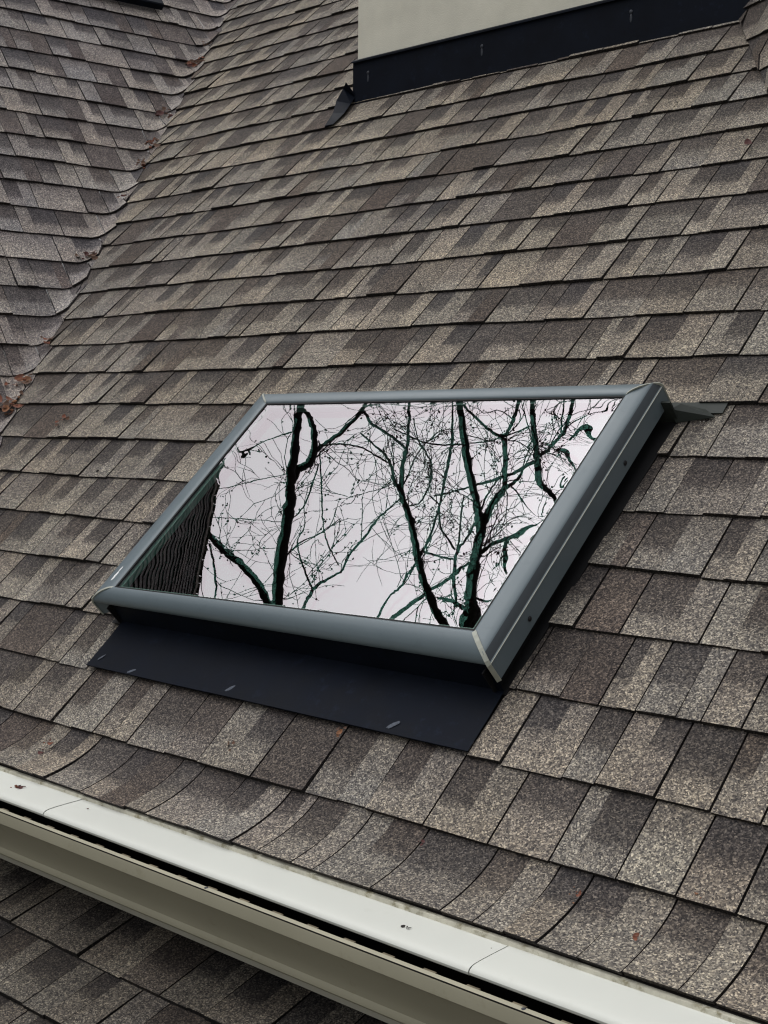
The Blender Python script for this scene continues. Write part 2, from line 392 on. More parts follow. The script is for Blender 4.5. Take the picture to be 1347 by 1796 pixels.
# small cross slope at the upper right
RP0 = P_flat(.086, 2.671, 0); RV = (P_flat(.292, 2.325, 0) - RP0).normalized()
RH = Vector((.875, -.485, 0)).normalized()
RN = RV.cross(RH).normalized()
if RN.z < 0: RN = -RN
RS = RN.cross(RH)
if RS.z < 0: RS = -RS
RKS = RV.dot(RH) / RV.dot(RS)
def P_right(h, s, n): return RP0 + RH * h + RS * s + RN * n

# ---------------------------------------------------------------- shingles
LIGHT = [(.245, .230, .195), (.225, .213, .185), (.205, .198, .178), (.262, .248, .212), (.190, .182, .160)]
MID = [(.150, .140, .122), (.135, .126, .112), (.160, .150, .134), (.142, .130, .118)]
BROWN = [(.092, .080, .070), (.082, .070, .063), (.100, .086, .076), (.088, .079, .073)]
DARKC = [(.052, .047, .045), (.060, .054, .051), (.046, .043, .044), (.066, .058, .053)]
def mixc(a, b, k): return tuple(x + (y - x) * k for x, y in zip(a, b))
def shingles(P, rows, E, ulo, uhi, seed, holes=None, widths=(.05, .2), fine=.3, curved=None, mb=None, tone=1.0, cool=-.012, wide=1.0, flip=False, straight_cut=0.0):
    rnd = random.Random(seed)
    mb = mb or MB()
    def wob(u, k): return .0022 * math.sin(u * 3.1 + k * 1.7 + seed) + .0012 * math.sin(u * 11 + k * 2.9)
    for k, v0 in enumerate(rows):
        a0, b0 = ulo(v0), uhi(v0)
        lo, hi = min(ulo(v0), ulo(v0 + E)) - .02, max(uhi(v0), uhi(v0 + E)) + .02
        u = lo - rnd.uniform(0, .15)
        spans = []
        pat = rnd.random()
        while u < hi:
            wd = rnd.choice([rnd.uniform(.085, .125), rnd.uniform(.10, .14), rnd.uniform(.115, .17), rnd.uniform(.055, .085)])
            wd *= wide
            spans.append((u, u + wd)); u += wd
        hl = holes(v0) if holes else []
        out = []
        for a, b in spans:
            segs = [(a, b)]
            for (ha, hb) in hl:
                nx = []
                for (x, y) in segs:
                    if y <= ha or x >= hb: nx.append((x, y)); continue
                    if x < ha: nx.append((x, ha))
                    if y > hb: nx.append((hb, y))
                segs = nx
            out += segs
        for (a, b) in out:
            if b - a < .006: continue
            thick = rnd.choice([.006, .0075, .009, .011])
            dv = rnd.uniform(-.0018, .0018)
            typ = rnd.random()
            def j(c):
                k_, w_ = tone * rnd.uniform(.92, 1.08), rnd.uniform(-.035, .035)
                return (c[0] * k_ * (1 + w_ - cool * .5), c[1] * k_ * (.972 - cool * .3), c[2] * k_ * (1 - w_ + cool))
            L, Mi, Br, Dk = j(rnd.choice(LIGHT)), j(rnd.choice(MID)), j(rnd.choice(BROWN)), j(rnd.choice(DARKC))
            bl = rnd.uniform(.34, .66); sf = rnd.uniform(.10, .22)
            wd = b - a
            if typ < .60 and wd > .065:
                s = a + wd * rnd.uniform(.45, .68)
                lowc = mixc(Mi, L, rnd.uniform(.35, .95))
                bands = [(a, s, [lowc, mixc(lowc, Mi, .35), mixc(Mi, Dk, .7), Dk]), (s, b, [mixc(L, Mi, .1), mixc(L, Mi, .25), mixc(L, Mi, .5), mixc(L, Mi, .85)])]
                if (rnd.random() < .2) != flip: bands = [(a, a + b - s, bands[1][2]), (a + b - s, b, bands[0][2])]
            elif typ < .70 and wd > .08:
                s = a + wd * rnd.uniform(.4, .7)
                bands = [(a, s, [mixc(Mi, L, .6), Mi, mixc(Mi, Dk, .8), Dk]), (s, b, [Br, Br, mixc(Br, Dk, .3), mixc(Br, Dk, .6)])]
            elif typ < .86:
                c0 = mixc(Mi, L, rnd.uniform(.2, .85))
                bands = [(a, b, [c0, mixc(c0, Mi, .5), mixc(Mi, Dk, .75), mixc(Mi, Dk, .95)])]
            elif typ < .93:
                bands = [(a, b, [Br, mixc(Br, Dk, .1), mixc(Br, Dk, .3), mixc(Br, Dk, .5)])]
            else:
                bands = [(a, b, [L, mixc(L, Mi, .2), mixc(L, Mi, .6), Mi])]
            gap = .0017
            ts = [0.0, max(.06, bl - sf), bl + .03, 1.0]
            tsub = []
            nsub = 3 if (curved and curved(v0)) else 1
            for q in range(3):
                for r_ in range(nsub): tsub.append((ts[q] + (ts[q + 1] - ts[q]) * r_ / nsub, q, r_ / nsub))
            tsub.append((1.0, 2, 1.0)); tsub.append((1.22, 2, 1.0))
            nb = len(bands)
            for bi, (x0, x1, cc) in enumerate(bands):
                if bi == 0: x0 += gap
                if bi == nb - 1: x1 -= gap
                nc = max(1, int((x1 - x0) / fine + .999))
                xs = [x0 + (x1 - x0) * i / nc for i in range(nc + 1)]
                dz = rnd.uniform(-.0008, .0008)
                th = thick if bi == 0 else max(.0045, thick + rnd.choice([-.002, 0, 0, .002]))
                dvb = dv + rnd.uniform(-.0008, .0008)
                fj = [rnd.uniform(-.0007, .0007) for _ in xs]
                def pt(i, t, bot=False):
                    vv = v0 + E * t
                    uu = xs[i]
                    vv += (1 - min(t, 1)) * (dvb + fj[i]) + wob(uu, k) * (1 - min(t, 1))
                    la, lb = ulo(v0 + E * t) , uhi(v0 + E * t)
                    uu = min(max(uu, la), lb)
                    n = .0055 + (th + dz) * max(0, 1 - t * .9)
                    if t > 1: n = .0035
                    if bot: n = .004
                    return P(uu, vv, n)
                def cut(i0, i1, t):
                    la, lb = ulo(v0 + E * t), uhi(v0 + E * t)
                    return xs[i1] <= la + 1e-4 or xs[i0] >= lb - 1e-4
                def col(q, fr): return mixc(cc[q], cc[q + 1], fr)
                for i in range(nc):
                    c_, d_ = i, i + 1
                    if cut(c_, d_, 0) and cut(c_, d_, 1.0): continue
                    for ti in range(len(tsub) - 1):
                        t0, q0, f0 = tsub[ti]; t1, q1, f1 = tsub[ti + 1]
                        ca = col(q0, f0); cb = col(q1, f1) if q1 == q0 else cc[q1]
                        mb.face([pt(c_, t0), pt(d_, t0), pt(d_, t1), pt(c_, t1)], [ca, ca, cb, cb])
                    ed = tuple(x * .5 for x in Dk)
                    mb.face([pt(c_, 0, True), pt(d_, 0, True), pt(d_, 0), pt(c_, 0)], ed)
                for (i, sg) in ((0, 0), (nc, 1)):
                    if (bi == 0 and sg == 0) or (bi == nb - 1 and sg == 1):
                        ed = tuple(x * .5 for x in Dk)
                        for ti in range(len(tsub) - 2):
                            t0, t1 = tsub[ti][0], tsub[ti + 1][0]
                            mb.face([pt(i, t1, True), pt(i, t0, True), pt(i, t0), pt(i, t1)], ed)
    return mb

E = 0.143
house = empty("house", (0, 0, 0), "house whose brown and grey shingled roof slopes fill the picture around the skylight", "house")

# main slope
SK_L, SK_R = -.560, .588
def main_holes(v0):
    k = round(v0 / E)
    if k == 2: return [(-.532, .5475)]
    if 3 <= k <= 7: return [(SK_L, .5475 + .052 * (v0 + .07 - .446))]
    return []
def main_lo(v): return VK * v + VC + .052 + .006 * math.sin(v * 9.0)
def main_hi(v): return min(2.6, .086 + (2.671 - v) * .5954) if v < 2.66 else .092
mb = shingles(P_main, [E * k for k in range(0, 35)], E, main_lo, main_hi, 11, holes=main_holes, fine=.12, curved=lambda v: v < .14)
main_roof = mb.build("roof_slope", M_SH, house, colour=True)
tag(main_roof, "front roof slope of weathered brown and tan shingles around the skylight")
mb = MB()
vs = [0, .02, .045, .07, .1, .135, 1.0, 2.0, 3.0, 4.0, 5.02]
for a, b in zip(vs, vs[1:]):
    mb.face([P_main(VK * a + VC, a, .002), P_main(2.6, a, .002), P_main(2.6, b, .002), P_main(VK * b + VC, b, .002)])
    mb.face([P_main(VK * a + VC, a, -.018), P_main(VK * b + VC, b, -.018), P_main(2.6, b, -.018), P_main(2.6, a, -.018)])
mb.face([P_main(VC, 0, -.018), P_main(2.6, 0, -.018), P_main(2.6, 0, .002), P_main(VC, 0, .002)])
mb.build("roof_deck", M_UNDER, main_roof)

# side slope on the left, with its shingles turned up over the valley
E2 = 0.1442
rows = [1.3232 - 9 * E2 + E2 * k for k in range(0, 50)]
def left_hi(s): return HV * s + .066 + .014 * math.sin(s * 41.0) + .01 * math.sin(s * 17.0)
mb = MB()
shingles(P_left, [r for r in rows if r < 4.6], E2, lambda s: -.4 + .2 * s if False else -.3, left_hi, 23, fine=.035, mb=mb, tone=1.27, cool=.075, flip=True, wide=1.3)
shingles(P_left, rows, E2, lambda s: -2.6, lambda s: -.3, 29, fine=.3, mb=mb, tone=.38, cool=.06, flip=True, wide=1.3)  # unseen courses coloured darker so their reflection in the glass turns dark
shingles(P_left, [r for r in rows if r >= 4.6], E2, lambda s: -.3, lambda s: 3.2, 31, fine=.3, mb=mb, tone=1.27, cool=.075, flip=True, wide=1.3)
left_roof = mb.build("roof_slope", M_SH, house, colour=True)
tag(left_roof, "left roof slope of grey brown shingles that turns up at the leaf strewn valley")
RIDGE = rows[-1] + E2
mb = MB()
for s0, s1 in [(i * .3, (i + 1) * .3) for i in range(25)]:
    s1 = min(s1, RIDGE)
    if s0 >= RIDGE: break
    h0, h1 = HV * s0, HV * s1
    mb.face([P_left(-2.6, s0, .002), P_left(min(h0 - .12, 3.2), s0, .002), P_left(min(h1 - .12, 3.2), s1, .002), P_left(-2.6, s1, .002)])
mb.build("roof_deck", M_UNDER, left_roof)
# far side of the side wing, its ridge caps and gable
rid = [P_left(-2.6, RIDGE, .01), P_left(3.2, RIDGE, .01)]
bk = Vector((-LS.x, -LS.y, LS.z)).normalized()
mb = MB()
def P_back(h, s, n):
    return rid[0] + LH * (h + 2.6) - bk * (RIDGE - s) * 1.0 + Vector((-LN.x, -LN.y, LN.z)) * n
shingles(P_back, [r for r in rows if r > 2.0], E2, lambda s: -2.6, lambda s: 3.2, 37, fine=.5, mb=mb, tone=.9)
o = mb.build("roof_slope", M_SH, house, colour=True)
mb = MB()
x = -2.6
while x < 3.2:
    a = rid[0] + LH * (x + 2.6); b = a + LH * .2
    c_ = random.Random(int(x * 100)).choice(MID)
    dn, dbk = -LS * .13, -bk * .13
    off = Vector((0, 0, .012))
    for d in (dn, dbk):
        mb.face([a + off + Vector((0, 0, .008)), b + off, b + off + d, a + off + Vector((0, 0, .008)) + d], c_)
    x += .15
mb.build("ridge_cap", M_SH, house, colour=True)
mb = MB()
g0 = P_left(-2.55, 0, 0); g1 = P_left(-2.55, RIDGE, -.02); g2 = g1 - bk * RIDGE
gz = -3.5
mb.face([Vector((g2.x, g2.y, gz)), Vector((g0.x, g0.y, gz)), g0, g1, g2])
e0 = P_left(.0, 0, -.02)
mb.face([Vector((g0.x, g0.y, gz)), Vector((e0.x, e0.y, gz)), e0, g0])
k0 = g2 + LH * 5.7; k1 = g1 + LH * 5.7
mb.face([Vector((k0.x, k0.y, gz)), Vector((g2.x, g2.y, gz)), g2, k0])
mb.build("wall", M_WALL, house)

# lower slope under the gutter
EL = .140
rows_l = [.002 + EL * k for k in range(-19, 3)]
mb = shingles(P_low, rows_l, EL, lambda v: -3.0, lambda v: 3.4, 41, fine=.3, tone=.62)  # low tone puts the shade on this slope into the shingle colour
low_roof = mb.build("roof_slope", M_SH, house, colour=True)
tag(low_roof, "lower roof slope below the gutter, its shingles coloured dark for the shade")
mb = MB()
mb.box(P_low, -3.0, 3.4, rows_l[0], .6, -.02, .002)
mb.build("roof_deck", M_UNDER, low_roof)

# cross slope at upper right
mb = shingles(P_right, [-1.6 + .137 * k + .03 for k in range(0, 15)], .137, lambda s: RKS * s + .004, lambda s: 2.7, 53, fine=.3, tone=.95)
r_roof = mb.build("roof_slope", M_SH, house, colour=True)
tag(r_roof, "small shingled slope meeting the front slope below the stucco wall's right end")
mb = MB()
mb.face([P_right(RKS * -1.6, -1.6, .002), P_right(2.7, -1.6, .002), P_right(2.7, .46, .002), P_right(RKS * .46, .46, .002)])
mb.build("roof_deck", M_UNDER, r_roof)

# walls under the eaves
mb = MB()
idn = lambda x, y, z: Vector((x, y, z))
mb.box(idn, -2.9, 3.3, .10, .22, -.5, -.02)
mb.box(idn, -2.9, 3.3, -2.35, .22, -3.5, -1.22)
for xx in (-2.9, 3.18):
    mb.face([(xx, -2.35, -3.5), (xx, .2, -3.5), (xx, .2, -.30), (xx, -2.35, -1.21)])
mb.build("wall", M_WALL, house)
mb = MB()
mb.box(idn, -1.25, 2.6, -.024, -.004, -.17, -.008)
mb.box(idn, -1.25, 2.6, -.004, .10, -.17, -.155)
mb.build("fascia_board", M_TRIM, house)
mb = MB()
mb.sweep([(-.008, .030), (-.036, .0285), (-.038, .018), (-.036, .018), (-.0345, .0265), (-.008, .027)], -1.25, 2.6, lambda x, p: Vector((x, p[0], p[1])))
mb.build("drip_edge", M_DRIP, house)

# ---------------------------------------------------------------- stucco wall with its base flashing
wz = P_flat(0, 2.736, 0)
WX0, WX1, WY = -1.437, 1.25, wz.y
wall = empty("stucco_wall", (WX0, WY, wz.z), "beige stucco wall rising from the roof above dark base flashing", "wall")
mb = MB()
mb.box(idn, WX0, WX1, WY, WY + 1.2, wz.z - .3, wz.z + 2.2)
mb.build("stucco_face", M_STUCCO, wall)
mb = MB()
mb.box(idn, WX0 - .012, WX1 + .02, WY - .012, WY - .001, wz.z - .06, wz.z + .142)
mb.box(idn, WX0 - .013, WX0 - .001, WY - .001, WY + .5, wz.z - .05, wz.z + .142)
mb.sweep([(-.012, .142), (-.020, .136), (-.0205, .130), (-.0125, .134)], WX0 - .014, WX1 + .02, lambda x, p: Vector((x, WY + p[0], wz.z + p[1])))
fl = mb.build("base_flashing", M_FLASH, wall)
for i, x in enumerate((-1.375, -.865, -.30)):
    mb = MB(); mb.blob((x, WY - .0125, wz.z + .088), .0065, (1, .4, 1.0), sub=2)
    mb.blob((x, WY - .0124, wz.z + .070), .0055, (.8, .12, 2.4), sub=2, jit=.1)
    mb.build("nail_head", M_NAIL, fl)
mb = MB()
rg = [(-1.452, 2.746, .075), (-1.478, 2.745, .055), (-1.492, 2.699, .036), (-1.476, 2.640, .022), (-1.472, 2.573, .0145)]
bs = [(-1.438, 2.745, .020), (-1.440, 2.738, .016), (-1.436, 2.700, .014), (-1.426, 2.640, .0135), (-1.432, 2.575, .0135)]
for i in range(4):
    a, b, c, d = P_flat(*rg[i]), P_flat(*rg[i + 1]), P_flat(*bs[i + 1]), P_flat(*bs[i])
    mb.face([a, b, c, d])
    la, lb_ = P_flat(rg[i][0] - .006, rg[i][1], .005), P_flat(rg[i + 1][0] - .006, rg[i + 1][1], .005)
    mb.face([b, a, la, lb_])
mb.face([P_flat(*rg[4]), P_flat(rg[4][0] - .006, rg[4][1], .005), P_flat(*bs[4])])
mb.build("step_flashing", M_FLASH, wall)

# ---------------------------------------------------------------- skylight
SL, SR, SB, ST_ = -.548, .571, .408, 1.104      # outer edge of the cladding, in u and v
sky_o = empty("skylight", P_flat(.01, .4, 0), "fixed skylight in grey metal frame whose glass reflects bare trees", "skylight")
FW = .060
OQ = [(-.572, .413), (.552, .420), (.566, 1.119), (-.549, 1.097)]       # outer corners: lower left, lower right, upper right, upper left
GQ = [(-.498, .4455), (.501, .471), (.5165, 1.064), (-.4835, 1.043)]     # glass corners
def qlerp(Q, a, b):
    x = [Q[0][i] * (1 - a) * (1 - b) + Q[1][i] * a * (1 - b) + Q[2][i] * a * b + Q[3][i] * (1 - a) * b for i in (0, 1)]
    return x
def rim(k, w_, h_):                      # a point of corner k's mitre, w_ in from the outside
    t = w_ / FW
    return P_flat(OQ[k][0] + (GQ[k][0] - OQ[k][0]) * t, OQ[k][1] + (GQ[k][1] - OQ[k][1]) * t, h_)
prof = [(0, .034), (0, .076), (.004, .0835), (.012, .090), (.022, .0960), (.034, .1005), (.046, .1025), (.054, .1020), (.058, .0995), (.0600, .0955), (.060, .034)]
flatp = [(0, .034), (0, .0760), (.0010, .0768), (.0020, .0772), (.0035, .0800), (.0110, .0920), (.0150, .0945), (.030, .0972), (.046, .1005), (.054, .1005), (.058, .0990), (.0600, .0955), (.060, .034)]
def rail(side, pr, mats):
    mb = MB()
    n = len(pr)
    def corner(end, p):
        w_, h_ = p
        k = {'front': (0, 1), 'back': (3, 2), 'left': (0, 3), 'right': (1, 2)}[side][end]
        return rim(k, w_, h_)
    for i in range(n):
        p, q = pr[i], pr[(i + 1) % n]
        mb.face([corner(0, p), corner(1, p), corner(1, q), corner(0, q)], mi=1 if (pr is flatp and i in (3, 4)) else 0)  # bevel faces take a darker grey than the rest of the rail
    mb.face([corner(0, p) for p in pr]); mb.face([corner(1, p) for p in reversed(pr)])
    o = mb.build("frame_rail", mats, sky_o, weld=True)
    return o
rails = {}
frontp = [(.016, .066), (.0050, .0705), (.0008, .0755), (.0008, .0800), (.004, .0855), (.012, .0915), (.022, .0968), (.034, .1005), (.046, .1025), (.054, .1020), (.058, .0995), (.0600, .0955), (.060, .066)]
for sd, pr in (('front', frontp), ('back', prof), ('left', flatp), ('right', flatp)):
    o = rail(sd, pr, [M_FRAME, M_BEVEL])
    rails[sd] = o
    me = o.data
    me.polygons.foreach_set("use_smooth", [True] * len(me.polygons))
    me.set_sharp_from_angle(angle=R(34))
tag(rails['front'], "rounded lower rail of the frame above the dark apron")
tag(rails['right'], "flat topped right rail of the frame with a thin pale crease")
# crease line and lower skirt of the right and left rails
for sd, ka, kb, sg in (('right', 1, 2, 1), ('left', 0, 3, -1)):
    def edge(v, d, n):
        t = (v - OQ[ka][1]) / (OQ[kb][1] - OQ[ka][1])
        return P_flat(OQ[ka][0] + (OQ[kb][0] - OQ[ka][0]) * t + sg * d, v, n)
    mb = MB()
    v0_, v1_ = OQ[ka][1] + .004, OQ[kb][1] - .004
    cr = [edge(v0_, 0, .0756), edge(v0_, .0016, .0756), edge(v1_, .0016, .0756), edge(v1_, 0, .0756),
          edge(v0_, 0, .0764), edge(v0_, .0016, .0764), edge(v1_, .0016, .0764), edge(v1_, 0, .0764)]
    mb.box8(cr)
    mb.build("crease_highlight", M_SEAM, rails[sd])  # pale strip paints the highlight along the rail's edge
    for v in (.545, .93):
        mb = MB(); c = edge(v, .0006, .052)
        mb.blob(c, .0052, (.5, 1, 1), sub=2)
        mb.build("screw", M_SCREW, rails[sd])
# mitre seams
def seam(k, su, sv, pr, wid):
    u, v = OQ[k]
    mb = MB()
    for (p, q) in zip(pr[:9], pr[1:10]):
        a = rim(k, p[0], p[1]); b = rim(k, q[0], q[1])
        e = (P_flat(u + su, v - sv, 0) - P_flat(u, v, 0)).normalized() * wid
        o_ = (P_flat(0, 0, 1) - P_flat(0, 0, 0)) * .0014 + (P_flat(-su, -sv, 0) - P_flat(0, 0, 0)) * .0012
        mb.face([a - e + o_, a + e + o_, b + e + o_, b - e + o_])
        mb.face([a - e - o_, a - e + o_, b - e + o_, b - e - o_]); mb.face([a + e - o_, a + e + o_, b + e + o_, b + e - o_])
    mb.build("corner_seam", M_SEAM, sky_o, weld=True)
seam(1, -1, 1, prof, .0042)
seam(0, 1, 1, prof, .0026)
seam(3, 1, -1, prof, .0022)
seam(2, -1, -1, prof, .0012)
# glass
def P_gl(u, v, n):                       # plain rectangle coordinates to the glazing opening
    x = qlerp(GQ, (u - (SL + FW)) / (SR - SL - 2 * FW), (v - (SB + FW)) / (ST_ - SB - 2 * FW))
    return P_flat(x[0], x[1], n)
GL0, GL1, GB0, GB1 = SL + FW - .001, SR - FW + .001, SB + FW - .001, ST_ - FW + .001
def pane(name, n0, th, mats, bow, tilt, nu, nv, waves, seed):
    mb = MB()
    us = [GL0 + (GL1 - GL0) * i / nu for i in range(nu + 1)]
    vs_ = [GB0 + (GB1 - GB0) * i / nv for i in range(nv + 1)]
    def z(u, v):
        x = (u - GL0) / (GL1 - GL0) * 2 - 1; y = (v - GB0) / (GB1 - GB0) * 2 - 1
        d = bow * (1 - x * x) * (1 - y * y) + tilt[0] * u + tilt[1] * v
        if waves:
            eR, eL = (GL1 - u), (u - GL0)
            d += .00006 * math.exp(-eR / .045) * math.sin(v * 95 + u * 30) * min(1, eR / .01)
            d += .00006 * math.exp(-eL / .06) * math.sin(v * 80 - u * 25) * min(1, eL / .01)
            d += .00003 * noise.noise(Vector((u * 7, v * 7, seed)))
            d += .000004 * noise.noise(Vector((u * 38, v * 38, seed + 5)))
        return n0 + d
    base = len(mb.v)
    for v in vs_:
        for u in us: mb.v.append(tuple(P_gl(u, v, z(u, v))))
    for j in range(nv):
        for i in range(nu):
            a = base + j * (nu + 1) + i
            mb.f.append((a, a + 1, a + nu + 2, a + nu + 1)); mb.mi.append(0); mb.c.extend([(1, 1, 1)] * 4)
    cs = [(GL0, GB0), (GL1, GB0), (GL1, GB1), (GL0, GB1)]
    tp = [P_gl(u, v, n0) for u, v in cs]; bt = [P_gl(u, v, n0 - th) for u, v in cs]
    mb.face(list(reversed(bt)), mi=1)
    for i in range(4): mb.face([bt[i], bt[(i + 1) % 4], tp[(i + 1) % 4], tp[i]], mi=1)
    return mb.build(name, mats, sky_o, smooth=True)
pane("glass_pane", .0965, .004, [M_PANE, M_PANE_CLEAR], .00035, (0, 0), 220, 130, True, 2.0)
pane("inner_pane", .0760, .004, [M_INNER, M_CURB], -.0003, (.0011, -.0005), 60, 40, True, 9.0)
mb = MB()
for a, b, c, d in ((GL0 + .001, GL0 + .012, GB0 + .001, GB1 - .001), (GL1 - .012, GL1 - .001, GB0 + .001, GB1 - .001)):
    mb.box(P_gl, a, b, c, d, .0775, .0918)
mb.box(P_gl, GL0 + .0121, GL1 - .0121, GB0 + .001, GB0 + .010, .0775, .0918)
mb.box(P_gl, GL0 + .0121, GL1 - .0121, GB1 - .010, GB1 - .001, .0775, .0918)
mb.build("spacer_bar", M_SPACER, sky_o)
mb = MB()
for a, b, c, d in ((GL0 - .001, GL0 + .0035, GB0 + .004, GB1 - .004), (GL1 - .0035, GL1 + .001, GB0 + .004, GB1 - .004)):
    mb.box(P_gl, a, b, c, d, .0955, .0985)
mb.box(P_gl, GL0 - .001, GL1 + .001, GB0 - .001, GB0 + .0038, .0955, .0985)
mb.box(P_gl, GL0 - .001, GL1 + .001, GB1 - .0038, GB1 + .001, .0955, .0985)
mb.build("gasket", M_GASKET, sky_o)
# curb and flashings
mb = MB()
CL_, CR_, CB_, CTt = -.530, .531, .4285, 1.085
for a, b, c, d in ((CL_, CL_ + .04, CB_, CTt), (CR_ - .04, CR_, CB_, CTt)): mb.box(P_flat, a, b, c, d, .003, .070)
mb.box(P_flat, CL_ + .04, CR_ - .04, CB_, CB_ + .04, .003, .0702); mb.box(P_flat, CL_ + .04, CR_ - .04, CTt - .04, CTt, .003, .0702)
mb.build("curb", M_CURB, sky_o)
mb = MB()
nA = 14
rndA = random.Random(4)
sag = [rndA.uniform(-.0006, .0012) for _ in range(nA + 1)]
for i in range(nA):
    a, b = -.531 + (1.081) * i / nA, -.531 + 1.081 * (i + 1) / nA
    za, zb = sag[i], sag[i + 1]
    mb.face([P_flat(a, .289, .0125 + za), P_flat(b, .289, .0125 + zb), P_flat(b, .36, .0095 + zb), P_flat(a, .36, .0095 + za)])
    mb.face([P_flat(a, .36, .0095 + za), P_flat(b, .36, .0095 + zb), P_flat(b, .418, .009), P_flat(a, .418, .009)])
    mb.face([P_flat(a, .418, .009), P_flat(b, .418, .009), P_flat(b, .4275, .066), P_flat(a, .4275, .066)])
    mb.face([P_flat(a, .289, .0085), P_flat(b, .289, .0085), P_flat(b, .289, .0125 + zb), P_flat(a, .289, .0125 + za)])
ap = mb.build("apron_flashing", M_FLASH, sky_o, weld=True, smooth=True)
ap.data.set_sharp_from_angle(angle=R(40))
tag(ap, "dark blue black metal apron on the shingles below the frame")
for (u, v, l_, wd, rt) in ((-.375, .298, .022, .006, .5), (-.065, .307, .024, .007, .8), (.372, .307, .026, .009, .7), (-.50, .315, .020, .005, .9)):
    mb = MB()
    rr = Matrix.Rotation(TH, 3, 'X') @ Matrix.Rotation(rt, 3, 'Z')
    mb.blob(P_flat(u, v, .0128), l_ * .5, (1, wd / l_, .05), rr, jit=.22, rnd=random.Random(int(u * 1000)), sub=3)
    mb.build("scuff_mark", M_SCUFF, ap)
mb = MB()
sfl = [(CR_, .414), (.552, .414), (.586, 1.14), (CR_, 1.14)]
mb.box8([P_flat(a, b, .0015) for a, b in sfl] + [P_flat(a, b, .0035) for a, b in sfl]); mb.box(P_flat, CR_ + .0005, CR_ + .004, .412, 1.084, .0055, .06)
mb.build("side_flashing", M_CURB, sky_o)
mb = MB()
mb.box(P_flat, -.566, CL_, .412, 1.14, .003, .0055); mb.box(P_flat, CL_ - .004, CL_ - .0005, .412, 1.084, .0055, .06)
mb.build("side_flashing", M_CURB, sky_o)
mb = MB()
mb.box(P_flat, -.62, .668, 1.118, 1.148, .0035, .0050)
mb.box(P_flat, -.56, .586, 1.092, 1.0965, .0050, .055)
A_, B_, C_, D_ = P_flat(.582, 1.088, .006), P_flat(.660, 1.104, .0065), P_flat(.575, 1.100, .030), P_flat(.632, 1.124, .0075)
for dd in (0, 1):
    off = MN * (.0012 * dd)
    q = [A_ + off, B_ + off, D_ + off, P_flat(.590, 1.116, .030) + off, C_ + off]
    mb.face(q if dd else list(reversed(q)))
hf = mb.build("head_flashing", [M_LEADG], sky_o)
# small white fleck on the left rail
mb = MB()
rr = Matrix.Rotation(TH, 3, 'X') @ Matrix.Rotation(R(84), 3, 'Z')
for (dv_, l_) in ((0, .018), (.018, .014), (-.016, .008)):
    mb.blob(P_flat(-.529 + dv_ * .03, .478 + dv_, .0970), l_, (1, .26, .10), rr, jit=.2, rnd=random.Random(8), sub=3)
mb.build("white_fleck", M_FLECK, rails['left'])

# ---------------------------------------------------------------- gutter and its guard
GX0, GX1 = -1.22, 2.60
gut = empty("rain_gutter", (GX0, -.03, -.10), "cream rain gutter along the eave under a white gutter guard", "gutter")
gp = [(-.030, .004), (-.030, -.104), (-.112, -.1065), (-.1165, -.102), (-.1172, -.096), (-.1150, -.090), (-.1180, -.080), (-.1235, -.068), (-.1310, -.056), (-.1380, -.044), (-.1440, -.036), (-.1495, -.0275), (-.1535, -.0222),
      (-.1560, -.0200), (-.1560, -.0010), (-.1556, .0010), (-.1545, -.0040), (-.1528, .0020), (-.1490, .0034), (-.1440, .0030), (-.1425, .0010), (-.1428, -.0050), (-.1440, -.0050), (-.1440, -.0005), (-.1500, .0008), (-.1525, -.007), (-.1536, -.0200), (-.1480, -.0270), (-.1300, -.0545), (-.1165, -.080), (-.1135, -.092), (-.1120, -.1040), (-.0320, -.1020), (-.0315, .004)]
gmi = [0] * len(gp)
for i in range(len(gp) - 8, len(gp)): gmi[i] = 1
gi = gp.index((-.1556, .0010)); gmi[gi] = gmi[gi + 1] = 1  # groove in the lip coloured dark for its crevice shade
mb = MB(); mb.sweep(gp, GX0, GX1, lambda x, p: Vector((x, p[0], p[1])), nseg=6, caps=False, mi=gmi)
o = mb.build("gutter_trough", [M_GUTTER, M_GUTTER_SHADE], gut, weld=True)
o.data.polygons.foreach_set("use_smooth", [True] * len(o.data.polygons)); o.data.set_sharp_from_angle(angle=R(32))
cap_t = [(-.030, -.10), (-.112, -.1045), (-.130, -.0545), (-.154, -.0195), (-.155, .001), (-.030, .003)]
for xx in (GX0, GX1 - .002):
    mb = MB(); mb.sweep(cap_t, xx, xx + .002, lambda x, p: Vector((x, p[0], p[1])))
    mb.build("end_cap", M_GUTTER, gut)
seams = [-1.22, -.2, .82, 1.84, 2.60]
up_ = [(-.020, .0228), (-.040, .0222), (-.070, .0212), (-.098, .0200), (-.112, .0188), (-.1185, .0172), (-.1230, .0145), (-.1248, .0110), (-.1240, .0075), (-.1205, .0050)]
dn_ = [(y + (.0016 if i > 5 else 0), z_ - (.0014 if i < 8 else -.0012)) for i, (y, z_) in enumerate(up_)]
gprof = up_ + dn_[::-1]
for i in range(4):
    mb = MB()
    a, b = seams[i] + .0012, seams[i + 1] - .0012
    dz = (.0006, 0, .0006, 0)[i]
    mb.sweep(gprof, a, b, lambda x, p: Vector((x, p[0], p[1] + dz)), nseg=3)
    o = mb.build("guard_panel", M_GUARD, gut, weld=True)
    o.data.polygons.foreach_set("use_smooth", [True] * len(o.data.polygons)); o.data.set_sharp_from_angle(angle=R(40))
x = GX0 + .04
while x < GX1:
    if x < 1.5:
        mb = MB()
        mb.box(idn, x, x + .022, -.1424, -.1280, -.0058, -.0034)
        mb.build("guard_clip", M_BRASS, gut)
    x += .077
